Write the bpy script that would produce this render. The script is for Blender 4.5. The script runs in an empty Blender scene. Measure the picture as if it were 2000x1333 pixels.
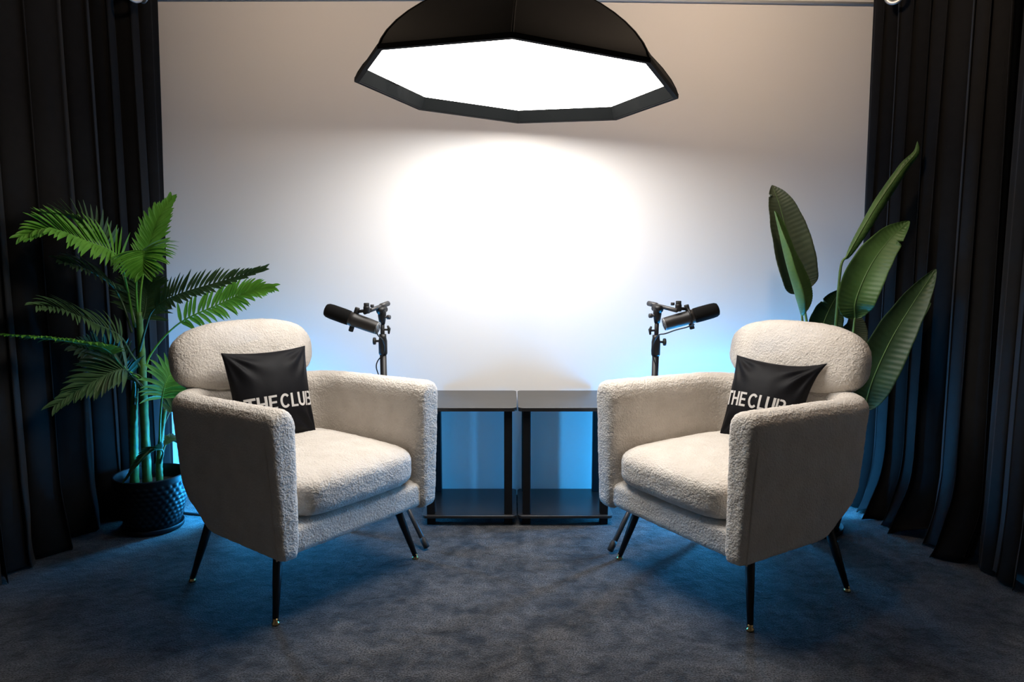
import bpy, bmesh, math, random
from mathutils import Vector, Matrix, noise
random.seed(7)
C = bpy.context.scene.collection
SC = bpy.context.scene
R = math.radians

# ------------------------------------------------------------------ camera
CAM_H, PITCH, FPX = 1.2, R(6.75), 1390.0
cam = bpy.data.cameras.new('camera')
cam.sensor_width = 36.0
cam.lens = FPX / 2000 * 36.0
cam_o = bpy.data.objects.new('camera', cam)
cam_o.location = (0, 0, CAM_H)
cam_o.rotation_euler = (R(90) - PITCH, 0, 0)
C.objects.link(cam_o)
SC.camera = cam_o

# ------------------------------------------------------------------ world, exposure
SC.view_settings.view_transform = 'Standard'
SC.view_settings.look = 'None'
SC.view_settings.exposure = 0.0
SC.view_settings.gamma = 1.0
SC.view_settings.use_curve_mapping = False
w = bpy.data.worlds.new('World')
SC.world = w
w.use_nodes = True
bg = w.node_tree.nodes['Background']
bg.inputs['Color'].default_value = (.92, .97, 1.0, 1)
bg.inputs['Strength'].default_value = 0.034
SOFTBOX_STRENGTH = 15.0
LED_LEFT, LED_RIGHT = 500.0, 760.0
FILL_LEFT, FILL_RIGHT = 150.0, 280.0  # strengths of the added fill globes

# ------------------------------------------------------------------ helpers
def at(px, py, Y):
    """a point of the room at depth Y, read off the 2000x1333 frame"""
    c, s = math.cos(PITCH), math.sin(PITCH)
    X = (px - 1000) / FPX; Z = -(py - 666.5) / FPX
    d = Vector((X, c + s * Z, -s + c * Z))
    return Vector((0, 0, CAM_H)) + d * (Y / d.y)

def obj(name, bm, mat, parent=None, smooth=True, recalc=True):
    me = bpy.data.meshes.new(name)
    if recalc:
        bmesh.ops.recalc_face_normals(bm, faces=bm.faces)
    bm.to_mesh(me); bm.free()
    if smooth:
        for p in me.polygons: p.use_smooth = True
    if mat: me.materials.append(mat)
    o = bpy.data.objects.new(name, me)
    C.objects.link(o)
    if parent is not None: o.parent = parent
    return o

def tag(o, label, cat, group=None):
    o['label'] = label; o['category'] = cat
    if group: o['group'] = group
    return o

def thing(name, label, cat, loc=(0, 0, 0), rz=0, group=None):
    o = bpy.data.objects.new(name, None)
    o.empty_display_size = .05
    C.objects.link(o)
    o.location = loc; o.rotation_euler = (0, 0, rz)
    return tag(o, label, cat, group)

def struct(name, bm, mat, smooth=False, label=None):
    o = obj(name, bm, mat, None, smooth)
    o['kind'] = 'structure'
    if label: o['label'] = label
    return o

def dup(root, loc, rz, label):
    def cp(o, parent):
        c = o.copy(); C.objects.link(c)
        if parent is not None: c.parent = parent
        for ch in [k for k in list(o.children)]: cp(ch, c)
        return c
    r = cp(root, None)
    r.location = loc; r.rotation_euler = (0, 0, rz); r['label'] = label
    return r

def box(bm, x0, x1, y0, y1, z0, z1, bev=0.0, seg=2):
    v = [bm.verts.new(p) for p in ((x0,y0,z0),(x1,y0,z0),(x1,y1,z0),(x0,y1,z0),(x0,y0,z1),(x1,y0,z1),(x1,y1,z1),(x0,y1,z1))]
    fs = [bm.faces.new([v[i] for i in f]) for f in ((3,2,1,0),(4,5,6,7),(0,1,5,4),(1,2,6,5),(2,3,7,6),(3,0,4,7))]
    if bev > 0:
        es = set(e for f in fs for e in f.edges)
        bmesh.ops.bevel(bm, geom=list(es), offset=bev, segments=seg, affect='EDGES', profile=.5)

def frame_of(d, ref=None):
    d = d.normalized()
    if ref is None: ref = Vector((0, 0, 1)) if abs(d.z) < .9 else Vector((1, 0, 0))
    a = d.cross(ref).normalized()
    return a, a.cross(d).normalized()

def tube(bm, pts, rad, n=10, cap=True):
    pts = [Vector(p) for p in pts]
    if not hasattr(rad, '__len__'): rad = [rad] * len(pts)
    rings = []; a = None
    for i, p in enumerate(pts):
        d = (pts[min(i+1, len(pts)-1)] - pts[max(i-1, 0)]).normalized()
        if a is None: a, b = frame_of(d)
        else:
            a = (a - d * a.dot(d)).normalized(); b = a.cross(d).normalized()
        rings.append([bm.verts.new(p + (a*math.cos(t) + b*math.sin(t)) * rad[i]) for t in [2*math.pi*k/n for k in range(n)]])
    for r0, r1 in zip(rings, rings[1:]):
        for k in range(n): bm.faces.new((r0[k], r0[(k+1)%n], r1[(k+1)%n], r1[k]))
    if cap:
        bm.faces.new(rings[0][::-1]); bm.faces.new(rings[-1])
    return rings

def lathe(bm, prof, n=32, org=(0,0,0), axis=None):
    """prof = (radius, height) pairs turned about an axis"""
    org = Vector(org); ax = Vector(axis).normalized() if axis is not None else Vector((0,0,1))
    a, b = frame_of(ax)
    rings = []
    for r, h in prof:
        if r < 1e-6: rings.append([bm.verts.new(org + ax*h)])
        else: rings.append([bm.verts.new(org + ax*h + (a*math.cos(t)+b*math.sin(t))*r) for t in [2*math.pi*k/n for k in range(n)]])
    for r0, r1 in zip(rings, rings[1:]):
        if len(r0) == 1 and len(r1) == 1: continue
        for k in range(n):
            k2 = (k+1) % n
            if len(r0) == 1: bm.faces.new((r0[0], r1[k2], r1[k]))
            elif len(r1) == 1: bm.faces.new((r0[k], r0[k2], r1[0]))
            else: bm.faces.new((r0[k], r0[k2], r1[k2], r1[k]))
    for r in (rings[0], rings[-1]):
        if len(r) > 2 and False: bm.faces.new(r)
    return rings

def crom(pts, n):
    pts = [Vector(p) for p in pts]
    P = [pts[0]*2 - pts[1]] + pts + [pts[-1]*2 - pts[-2]]
    out = []; m = len(pts) - 1
    for i in range(n + 1):
        u = i / n * m; k = min(int(u), m - 1); t = u - k
        a, b, c, d = P[k:k+4]
        out.append(.5*((2*b) + (c-a)*t + (2*a-5*b+4*c-d)*t*t + (3*b-a-3*c+d)*t**3))
    return out

def superell(bm, c, half, n1, n2, nu=64, nv=32, M=None):
    """rounded cushion: n1 rounds the plan (x,y), n2 the section"""
    def sp(v, e): return math.copysign(abs(v)**e, v)
    c = Vector(c); rings = []
    for j in range(nv + 1):
        ph = -math.pi/2 + math.pi*j/nv
        cz, sz = sp(math.cos(ph), 2/n2), sp(math.sin(ph), 2/n2)
        row = []
        for i in range(nu):
            th = 2*math.pi*i/nu
            p = Vector((half[0]*cz*sp(math.cos(th), 2/n1), half[1]*cz*sp(math.sin(th), 2/n1), half[2]*sz))
            if M is not None: p = M @ p
            row.append(p + c)
        if j in (0, nv):
            rings.append([bm.verts.new(row[0])])
        else: rings.append([bm.verts.new(q) for q in row])
    for r0, r1 in zip(rings, rings[1:]):
        for k in range(nu):
            k2 = (k+1) % nu
            if len(r0) == 1: bm.faces.new((r0[0], r1[k2], r1[k]))
            elif len(r1) == 1: bm.faces.new((r0[k], r0[k2], r1[0]))
            else: bm.faces.new((r0[k], r0[k2], r1[k2], r1[k]))

# ------------------------------------------------------------------ materials
def mat_new(name):
    m = bpy.data.materials.new(name); m.use_nodes = True
    nt = m.node_tree
    return m, nt, nt.nodes['Principled BSDF']

def col(c): return (c[0], c[1], c[2], 1)

def simple(name, c, rough=.5, metal=0.0, spec=.5, var=0.0, scale=40, bump=0.0, bscale=200, sheen=0.0, coat=0.0, bdist=.002):
    m, nt, b = mat_new(name)
    b.inputs['Base Color'].default_value = col(c)
    b.inputs['Roughness'].default_value = rough
    b.inputs['Metallic'].default_value = metal
    b.inputs['Specular IOR Level'].default_value = spec
    b.inputs['Sheen Weight'].default_value = sheen
    b.inputs['Coat Weight'].default_value = coat
    tc = nt.nodes.new('ShaderNodeTexCoord')
    if var > 0:
        n = nt.nodes.new('ShaderNodeTexNoise'); n.inputs['Scale'].default_value = scale; n.inputs['Detail'].default_value = 5
        nt.links.new(tc.outputs['Object'], n.inputs['Vector'])
        mx = nt.nodes.new('ShaderNodeValToRGB')
        mx.color_ramp.elements[0].position = .3; mx.color_ramp.elements[1].position = .7
        mx.color_ramp.elements[0].color = col([k*(1-var) for k in c]); mx.color_ramp.elements[1].color = col([min(1, k*(1+var)) for k in c])
        nt.links.new(n.outputs['Fac'], mx.inputs['Fac']); nt.links.new(mx.outputs['Color'], b.inputs['Base Color'])
    if bump > 0:
        n2 = nt.nodes.new('ShaderNodeTexNoise'); n2.inputs['Scale'].default_value = bscale; n2.inputs['Detail'].default_value = 3
        nt.links.new(tc.outputs['Object'], n2.inputs['Vector'])
        bp = nt.nodes.new('ShaderNodeBump'); bp.inputs['Strength'].default_value = bump; bp.inputs['Distance'].default_value = bdist
        nt.links.new(n2.outputs['Fac'], bp.inputs['Height']); nt.links.new(bp.outputs['Normal'], b.inputs['Normal'])
    return m

M_wall = simple('wall_paint', (.74, .72, .70), .75, spec=.2, bump=.06, bscale=300, bdist=.001)
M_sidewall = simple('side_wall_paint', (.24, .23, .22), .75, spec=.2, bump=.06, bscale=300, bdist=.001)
M_ceil = simple('ceiling_paint', (.20, .195, .19), .85, spec=.2)
M_trim = simple('grey_rail', (.42, .43, .44), .5)
M_black_fab = simple('softbox_nylon', (.003, .003, .0034), .75, spec=.08, bump=.15, bscale=500, bdist=.001)
M_lip = simple('softbox_lip', (.0045, .005, .005), .9, spec=.05)
M_curtain = simple('black_velvet', (.006, .0056, .0056), .85, spec=.12, var=.15, scale=30, sheen=.06)
M_metal_blk = simple('black_steel', (.008, .008, .009), .42, spec=.35)
M_brass = simple('brass', (.75, .5, .22), .22, metal=1.0)
M_grom = simple('satin_nickel', (.55, .55, .54), .4, metal=.6)
M_tablew = simple('black_gloss_board', (.018, .0165, .016), .29, spec=.42, var=.25, scale=9, coat=.08)
M_tleg = simple('black_post', (.006, .006, .007), .6, spec=.2)
M_mic = simple('mic_grey', (.013, .0115, .011), .45, spec=.4, bump=.05, bscale=900)
M_micend = simple('mic_end_plate', (.16, .17, .18), .45, metal=.3)
M_foam = simple('mic_foam', (.006, .006, .006), .95, spec=.1, bump=.6, bscale=700, bdist=.002)
M_chrome = simple('chrome', (.6, .6, .6), .2, metal=1.0)
M_rubber = simple('rubber', (.012, .012, .012), .7)
M_tubegrey = simple('grey_tube', (.05, .05, .053), .4, metal=.3)
M_pot = simple('dark_ceramic', (.004, .005, .007), .45, spec=.3)
M_soil = simple('soil', (.02, .014, .01), .95, var=.5, scale=60, bump=.8, bscale=120, bdist=.01)
M_stem = simple('palm_trunk', (.07, .16, .03), .5, var=.35, scale=30)
M_cable = simple('cable_black', (.008, .008, .009), .5)
M_pillow = simple('black_satin', (.004, .004, .0055), .58, spec=.13, bump=.1, bscale=60, bdist=.004)
M_text = simple('white_print', (.52, .50, .48), .75)
M_housing = simple('lamp_housing', (.02, .02, .022), .5)

def boucle():
    m, nt, b = mat_new('boucle_cream')
    N, L = nt.nodes, nt.links
    tc = N.new('ShaderNodeTexCoord')
    v = N.new('ShaderNodeTexVoronoi'); v.inputs['Scale'].default_value = 150; v.feature = 'SMOOTH_F1'
    n = N.new('ShaderNodeTexNoise'); n.inputs['Scale'].default_value = 230; n.inputs['Detail'].default_value = 4
    big = N.new('ShaderNodeTexNoise'); big.inputs['Scale'].default_value = 14; big.inputs['Detail'].default_value = 3
    for q in (v, n, big): L.new(tc.outputs['Object'], q.inputs['Vector'])
    add = N.new('ShaderNodeMath'); add.operation = 'ADD'
    L.new(n.outputs['Fac'], add.inputs[0]); L.new(v.outputs['Distance'], add.inputs[1])
    bp = N.new('ShaderNodeBump'); bp.inputs['Strength'].default_value = .75; bp.inputs['Distance'].default_value = .004
    L.new(add.outputs[0], bp.inputs['Height']); L.new(bp.outputs['Normal'], b.inputs['Normal'])
    r = N.new('ShaderNodeValToRGB')
    r.color_ramp.elements[0].position = .3; r.color_ramp.elements[0].color = (.60, .55, .49, 1)
    r.color_ramp.elements[1].position = .7; r.color_ramp.elements[1].color = (.68, .63, .57, 1)
    L.new(big.outputs['Fac'], r.inputs['Fac']); L.new(r.outputs['Color'], b.inputs['Base Color'])
    b.inputs['Roughness'].default_value = .95; b.inputs['Specular IOR Level'].default_value = .1
    b.inputs['Sheen Weight'].default_value = .25; b.inputs['Sheen Roughness'].default_value = .6
    return m
M_boucle = boucle()
M_piping = simple('piping_cream', (.6, .55, .49), .95, spec=.1, bump=.5, bscale=400)

def carpet():
    m, nt, b = mat_new('carpet_grey')
    N, L = nt.nodes, nt.links
    tc = N.new('ShaderNodeTexCoord')
    def nz(s, d, dist=0.0):
        n = N.new('ShaderNodeTexNoise'); n.inputs['Scale'].default_value = s; n.inputs['Detail'].default_value = d
        n.inputs['Distortion'].default_value = dist
        L.new(tc.outputs['Object'], n.inputs['Vector']); return n
    big, mid, fine = nz(5.5, 4, .6), nz(22, 4, .3), nz(190, 4)
    r = N.new('ShaderNodeValToRGB')
    r.color_ramp.elements[0].position = .38; r.color_ramp.elements[0].color = (.0145, .015, .017, 1)
    r.color_ramp.elements[1].position = .62; r.color_ramp.elements[1].color = (.070, .069, .070, 1)
    mx = N.new('ShaderNodeMath'); mx.operation = 'MULTIPLY_ADD'; mx.inputs[1].default_value = .55
    L.new(big.outputs['Fac'], mx.inputs[0])
    m2 = N.new('ShaderNodeMath'); m2.operation = 'MULTIPLY'; m2.inputs[1].default_value = .45
    L.new(mid.outputs['Fac'], m2.inputs[0]); L.new(m2.outputs[0], mx.inputs[2])
    L.new(mx.outputs[0], r.inputs['Fac'])
    fr = N.new('ShaderNodeValToRGB')
    fr.color_ramp.elements[0].position = .36; fr.color_ramp.elements[0].color = (.18, .185, .20, 1)
    fr.color_ramp.elements[1].position = .66; fr.color_ramp.elements[1].color = (1.9, 1.85, 1.8, 1)
    L.new(fine.outputs['Fac'], fr.inputs['Fac'])
    mul = N.new('ShaderNodeMix'); mul.data_type = 'RGBA'; mul.blend_type = 'MULTIPLY'; mul.inputs[0].default_value = 1
    L.new(r.outputs['Color'], mul.inputs[6]); L.new(fr.outputs['Color'], mul.inputs[7])
    L.new(mul.outputs[2], b.inputs['Base Color'])
    bp = N.new('ShaderNodeBump'); bp.inputs['Strength'].default_value = .8; bp.inputs['Distance'].default_value = .006
    bp2 = N.new('ShaderNodeBump'); bp2.inputs['Strength'].default_value = .5; bp2.inputs['Distance'].default_value = .02
    L.new(mid.outputs['Fac'], bp2.inputs['Height'])
    L.new(fine.outputs['Fac'], bp.inputs['Height']); L.new(bp2.outputs['Normal'], bp.inputs['Normal'])
    L.new(bp.outputs['Normal'], b.inputs['Normal'])
    b.inputs['Roughness'].default_value = .95; b.inputs['Specular IOR Level'].default_value = .15
    b.inputs['Sheen Weight'].default_value = .15
    return m
M_carpet = carpet()

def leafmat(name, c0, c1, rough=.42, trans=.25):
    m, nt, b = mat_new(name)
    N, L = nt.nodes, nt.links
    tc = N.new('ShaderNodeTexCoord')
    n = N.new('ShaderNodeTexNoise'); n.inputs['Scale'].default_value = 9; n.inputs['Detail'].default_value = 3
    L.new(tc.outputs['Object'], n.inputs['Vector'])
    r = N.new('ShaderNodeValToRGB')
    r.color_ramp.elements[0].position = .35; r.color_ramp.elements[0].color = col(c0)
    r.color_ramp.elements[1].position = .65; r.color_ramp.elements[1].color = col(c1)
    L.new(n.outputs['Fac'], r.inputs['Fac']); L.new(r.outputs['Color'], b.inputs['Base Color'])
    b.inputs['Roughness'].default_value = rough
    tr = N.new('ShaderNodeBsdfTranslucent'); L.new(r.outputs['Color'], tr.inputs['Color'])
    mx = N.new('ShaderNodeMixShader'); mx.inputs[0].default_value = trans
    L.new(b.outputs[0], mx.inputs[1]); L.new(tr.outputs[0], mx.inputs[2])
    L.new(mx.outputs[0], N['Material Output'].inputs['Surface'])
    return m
M_frond = leafmat('palm_leaf', (.075, .24, .022), (.13, .34, .04))
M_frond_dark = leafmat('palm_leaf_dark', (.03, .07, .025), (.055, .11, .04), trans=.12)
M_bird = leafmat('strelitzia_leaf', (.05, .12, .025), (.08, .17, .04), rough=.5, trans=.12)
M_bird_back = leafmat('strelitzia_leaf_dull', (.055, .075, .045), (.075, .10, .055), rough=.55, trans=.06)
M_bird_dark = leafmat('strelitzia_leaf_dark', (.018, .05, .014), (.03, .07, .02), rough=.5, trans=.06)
M_petiole = simple('petiole_green', (.10, .19, .05), .5, var=.25, scale=20)

def emit(name, c, s):
    m, nt, b = mat_new(name)
    b.inputs['Base Color'].default_value = (.8, .8, .8, 1)
    b.inputs['Emission Color'].default_value = col(c); b.inputs['Emission Strength'].default_value = s
    return m
M_diff = emit('diffuser_glow', (1.0, .95, .89), SOFTBOX_STRENGTH)
M_fill_left = emit('fill_glow', (1.0, .76, .55), FILL_LEFT)
M_fill_right = emit('fill_glow_bright', (1.0, .76, .55), FILL_RIGHT)
M_led_left = emit('led_blue', (.025, .40, 1.0), LED_LEFT)
M_led_right = emit('led_blue_bright', (.025, .40, 1.0), LED_RIGHT)

# ------------------------------------------------------------------ the room
WY, WXL, WXR, CEIL = 3.495, -1.98, 1.885, 2.62
bm = bmesh.new(); box(bm, WXL-.1, WXR+.1, -.6, WY+.1, -.08, 0); struct('floor', bm, M_carpet, label='dark grey mottled carpet')
bm = bmesh.new(); box(bm, WXL-.1, WXR+.1, WY, WY+.1, 0, CEIL); struct('wall_back', bm, M_wall, label='plain off white back wall')
bm = bmesh.new(); box(bm, WXL-.1, WXL, -.6, WY, 0, CEIL); struct('wall_left', bm, M_sidewall)
bm = bmesh.new(); box(bm, WXR, WXR+.1, -.6, WY, 0, CEIL); struct('wall_right', bm, M_sidewall)
bm = bmesh.new(); box(bm, WXL-.1, WXR+.1, -.6, WY+.1, CEIL, CEIL+.08); struct('ceiling', bm, M_ceil)
bm = bmesh.new()
tube(bm, [(-1.88, WY-.010, 2.395), (0, WY-.010, 2.399), (.9, WY-.010, 2.386), (1.88, WY-.010, 2.371)], .0075, 10)
struct('trim_1', bm, M_trim, True, 'thin grey rail along the top of the back wall')

# ------------------------------------------------------------------ softbox (hung from the ceiling)
SB = thing('octagonal_softbox', 'large black octagonal softbox glowing white, hanging above the seating', 'softbox', (.014, 2.749, 1.822))
SB.rotation_euler = (-.019, .055, -.023)
def octo(bm, r, z, off=0.0):
    return [bm.verts.new((r*math.cos(R(45*k)), r*math.sin(R(45*k)), z)) for k in range(8)]
bm = bmesh.new()
HB = .40
prof = [(.60*max(0, 1-(h/HB)**1.5)**.85, h) for h in [0, .01, .03, .06, .1, .14, .18, .22, .26, .30, .33, .36, .38, .392]]
# panels sag a little between the ribs
NS = 6
def oct_ring(bm, r, z, sag):
    out = []
    for k in range(8):
        a = Vector((math.cos(R(45*k)), math.sin(R(45*k)), 0)); b = Vector((math.cos(R(45*k+45)), math.sin(R(45*k+45)), 0))
        for j in range(NS):
            t = j/NS; p = a.lerp(b, t) * r * (1 - sag*4*t*(1-t))
            out.append(bm.verts.new((p.x, p.y, z)))
    return out
rings = [oct_ring(bm, r, h, .03*max(0, min(1, (h-.01)/.15))) for r, h in prof]
for r0, r1 in zip(rings, rings[1:]):
    n = len(r0)
    for k in range(n): bm.faces.new((r0[k], r0[(k+1)%n], r1[(k+1)%n], r1[k]))
ribs = set()
for r0, r1 in zip(rings, rings[1:]):
    for k in range(0, len(r0), NS): ribs.add(bm.edges.get((r0[k], r1[k])))
for e in bm.edges: e.smooth = e not in ribs
o = obj('shell', bm, M_black_fab, SB)
o.modifiers.new('thick', 'SOLIDIFY').thickness = -.004
for k in range(8):
    a = R(45*k); bm = bmesh.new()
    tube(bm, [((r+.002)*math.cos(a), (r+.002)*math.sin(a), h) for r, h in prof], .005, 6); obj('rib', bm, M_black_fab, SB)
bm = bmesh.new()
r0, r1, r2, r3 = octo(bm, .606, -.004), octo(bm, .606, .012), octo(bm, .588, .012), octo(bm, .588, -.004)
for a, b in ((r0, r1), (r1, r2), (r2, r3), (r3, r0)):
    for k in range(8): bm.faces.new((a[k], a[(k+1)%8], b[(k+1)%8], b[k]))
obj('rim', bm, M_black_fab, SB, smooth=False)
bm = bmesh.new()
def wavy(r, z, amp, sd):
    out = []
    for k in range(8):
        a = Vector((math.cos(R(45*k)), math.sin(R(45*k)), 0)); b = Vector((math.cos(R(45*k+45)), math.sin(R(45*k+45)), 0))
        for j in range(10):
            t = j/10; p = a.lerp(b, t)*r
            dz = amp * noise.noise(Vector((k*3.1+t*4+sd, sd, 0))) * math.sin(math.pi*t)
            out.append(bm.verts.new((p.x, p.y, z + dz)))
    return out
a, b = wavy(.588, .0, 0, 1), wavy(.568, .045, .018, 2)
n = len(a)
for k in range(n): bm.faces.new((a[k], a[(k+1)%n], b[(k+1)%n], b[k]))
o = obj('lip', bm, M_lip, SB, smooth=False); o.modifiers.new('thick', 'SOLIDIFY').thickness = .002
bm = bmesh.new(); v = octo(bm, .566, .046); bm.faces.new(v[::-1]); v2 = octo(bm, .566, .049); bm.faces.new(v2)
for k in range(8): bm.faces.new((v[k], v[(k+1)%8], v2[(k+1)%8], v2[k]))
obj('diffuser', bm, M_diff, SB, smooth=False)['label'] = 'white translucent diffuser panel, lit'
bm = bmesh.new(); lathe(bm, [(0, .385), (.09, .385), (.09, .42), (.06, .43), (.06, .62), (.05, .64), (0, .64)], 32); obj('lamp_head', bm, M_housing, SB)
bm = bmesh.new(); tube(bm, [(0, 0, .63), (0, 0, CEIL-1.822)], .016, 12); obj('ceiling_pole', bm, M_metal_blk, SB)

# fill globes added above the frame, unseen: wash the upper wall with warm light
for side, x, m in (('left', -.85, M_fill_left), ('right', .85, M_fill_right)):
    CL = thing('added_fill_globe', 'added warm fill globe above the %s armchair, out of view' % side, 'fill light', (x, 2.50, CEIL), 0, 'added fill globes')
    bm = bmesh.new(); lathe(bm, [(0, 0), (.05, 0), (.05, -.012), (.02, -.03), (.02, -.05), (0, -.05)], 32); obj('housing', bm, M_housing, CL)
    bm = bmesh.new(); lathe(bm, [(.05*math.sin(R(10*k)) if 0 < k < 18 else 0, -.095-.05*math.cos(R(10*k))) for k in range(19)], 32); obj('globe', bm, m, CL)

# ------------------------------------------------------------------ armchairs
tex = bpy.data.textures.new('boucle_lumps', 'CLOUDS'); tex.noise_scale = .009; tex.noise_depth = 2
tex2 = bpy.data.textures.new('soft_lumps', 'CLOUDS'); tex2.noise_scale = .05; tex2.noise_depth = 1
def upholster(o, voxel=.005, lump=.0035, smooth=4):
    m = o.modifiers.new('mesh', 'REMESH'); m.mode = 'VOXEL'; m.voxel_size = voxel; m.use_smooth_shade = True
    s = o.modifiers.new('smooth', 'SMOOTH'); s.iterations = smooth; s.factor = .5
    d2 = o.modifiers.new('soft', 'DISPLACE'); d2.texture = tex2; d2.strength = .0035; d2.mid_level = .5
    d = o.modifiers.new('lumps', 'DISPLACE'); d.texture = tex; d.strength = lump; d.mid_level = .5

AW, AF, AB, AR = .385, .345, -.385, .26    # outer half width, front, back, corner radius
def shell_path():
    pts = []
    for i in range(26): pts.append((AW, AF + (AB + AR - AF) * i / 25))
    e = 2 / 2.2
    for i in range(1, 25):
        t = math.pi/2 * i / 24
        pts.append((AW - AR + AR*abs(math.cos(t))**e, AB + AR - AR*abs(math.sin(t))**e))
    for i in range(1, 10): pts.append((AW - AR - (AW-AR)*i/10, AB))
    return pts + [(0, AB)] + [(-x, y) for x, y in reversed(pts)]
TH = .112
def shell_profile(y):
    back = max(0, min(1, (AF - y) / (AF - AB)))
    T = .731 - .018 * back
    bk = max(0, min(1, (-y - .02) / .22)); bk = bk*bk*(3-2*bk)
    def do(z):
        d = .034 * (1 - (z-.235)/(T-.235))
        return d + bk * .075 * max(0, (.40 - z)/.165)**2.2
    zb = .235 + 0.0*bk
    P = [(TH-.01, zb), (do(zb)+.03, zb), (do(zb)+.008, zb+.006), (do(zb+.02), zb+.02)]
    for z in (.29, .33, .38, .45, .53, .60): P.append((do(z), z))
    P += [(do(T-.055), T-.055), (.007, T-.032), (.020, T-.013), (.038, T-.003), (.058, T), (.078, T-.004), (.095, T-.015), (.107, T-.034), (TH, T-.06)]
    for z in (.58, .48, .38, .28): P.append((TH, z))
    return P
def make_shell(parent):
    bm = bmesh.new(); path = shell_path(); N = len(path); rows = []
    def ring(i, push, inset):
        x, y = path[i]
        x0, y0 = path[max(i-1, 0)]; x1, y1 = path[min(i+1, N-1)]
        t = Vector((x1-x0, y1-y0)).normalized(); nrm = Vector((-t.y, t.x))   # inward
        if nrm.dot(Vector((-x, -(y-.1)))) < 0: nrm = -nrm
        if push:
            nrm = Vector((-1 if x > 0 else 1, 0))
        P = shell_profile(y); dc = TH/2; zc = .47; hz = .235
        out = []
        for d, z in P:
            d2 = dc + (d-dc)*(1 - inset/dc); z2 = zc + (z-zc)*(1 - inset/hz)
            out.append(bm.verts.new((x + nrm.x*d2, y + nrm.y*d2 + push, z2)))
        return out
    caps = [(.030, .034), (.029, .022), (.024, .011), (.014, .003)]
    for p, e in caps: rows.append(ring(0, p, e))
    for i in range(N): rows.append(ring(i, 0, 0))
    for p, e in reversed(caps): rows.append(ring(N-1, p, e))
    for a, b in zip(rows, rows[1:]):
        n = len(a)
        for k in range(n): bm.faces.new((a[k], a[(k+1)%n], b[(k+1)%n], b[k]))
    bm.faces.new(rows[0]); bm.faces.new(rows[-1][::-1])
    bmesh.ops.triangulate(bm, faces=[f for f in bm.faces if len(f.verts) > 4])
    o = obj('arm_shell', bm, M_boucle, parent); upholster(o)
    return o

def make_chair(label, loc, rz):
    t = thing('armchair', label, 'armchair', loc, rz, 'boucle armchairs')
    make_shell(t)
    for s in (1, -1):                      # welt along the outer edge of each arm front
        pts = []
        for z in [.245 + .41*i/24 for i in range(25)]:
            d = .034*(1-(z-.235)/.48)
            pts.append((s*(AW-d+.0005), AF+.003, z))
        bm = bmesh.new(); tube(bm, pts, [.0028*min(1, (24-k)/8+.1) for k in range(25)], 8); obj('welt', bm, M_piping, t)
    # seat cushion: crowned, with full round front
    bm = bmesh.new(); superell(bm, (0, .055, .413), (.272, .315, .084), 7, 4.0, 96, 40)
    for v in bm.verts:
        if v.co.z > .42:
            v.co.z += .018 * max(0, 1-(v.co.x/.29)**2) * max(0, 1-((v.co.y-.05)/.34)**2)
        if v.co.y > .25: v.co.y += .012 * (1-(v.co.x/.29)**2)
    o = obj('seat_cushion', bm, M_boucle, t); upholster(o)
    bm = bmesh.new(); superell(bm, (0, .008, .291), (.345, .352, .0555), 12, 7, 96, 32)
    for v in bm.verts:
        if v.co.y < -.02: v.co.x *= max(.5, 1 - 1.5*(-.02-v.co.y)); v.co.y *= .72
    o = obj('seat_base', bm, M_boucle, t); upholster(o)
    M = Matrix.Rotation(R(8), 3, 'X')
    bm = bmesh.new(); superell(bm, (0, 0, 0), (.308, .139, .084), 2.7, 2.4, 96, 40)
    M2 = M @ Matrix.Rotation(R(90), 3, 'X')
    for v in bm.verts:
        p = M2 @ v.co
        p.y += .16 * p.x * p.x            # wraps slightly round the head
        v.co = p + Vector((.006, -.340, .811))
    o = obj('headrest', bm, M_boucle, t); upholster(o)
    for sx in (1, -1):
        for sy in (1, -1):
            top = Vector((sx*.262, .02+sy*.205, .25)); ft = Vector((sx*.322, .022+sy*.259, .012))
            bm = bmesh.new(); tube(bm, [top, top.lerp(ft, .5), ft], [.0175, .0145, .0095], 16)
            lg = obj('leg', bm, M_metal_blk, t)
            bm = bmesh.new(); d = (ft-top).normalized()
            lathe(bm, [(0, .0), (.0125, .0), (.0135, .004), (.0125, .009), (.009, .013), (.0085, .022), (0, .022)], 20, (ft.x, ft.y, 0))
            obj('foot_cap', bm, M_brass, lg)['label'] = 'small brass foot'
    return t
LC, RC = Vector((-.805, 2.637, 0)), Vector((.838, 2.594, 0))
LRZ, RRZ = R(-127.2), R(121.8)
chair = make_chair('cream boucle armchair in front of the potted palm, on the left', LC, LRZ)
dup(chair, RC, RRZ, 'cream boucle armchair in front of the broad-leaved plant, on the right')

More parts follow.
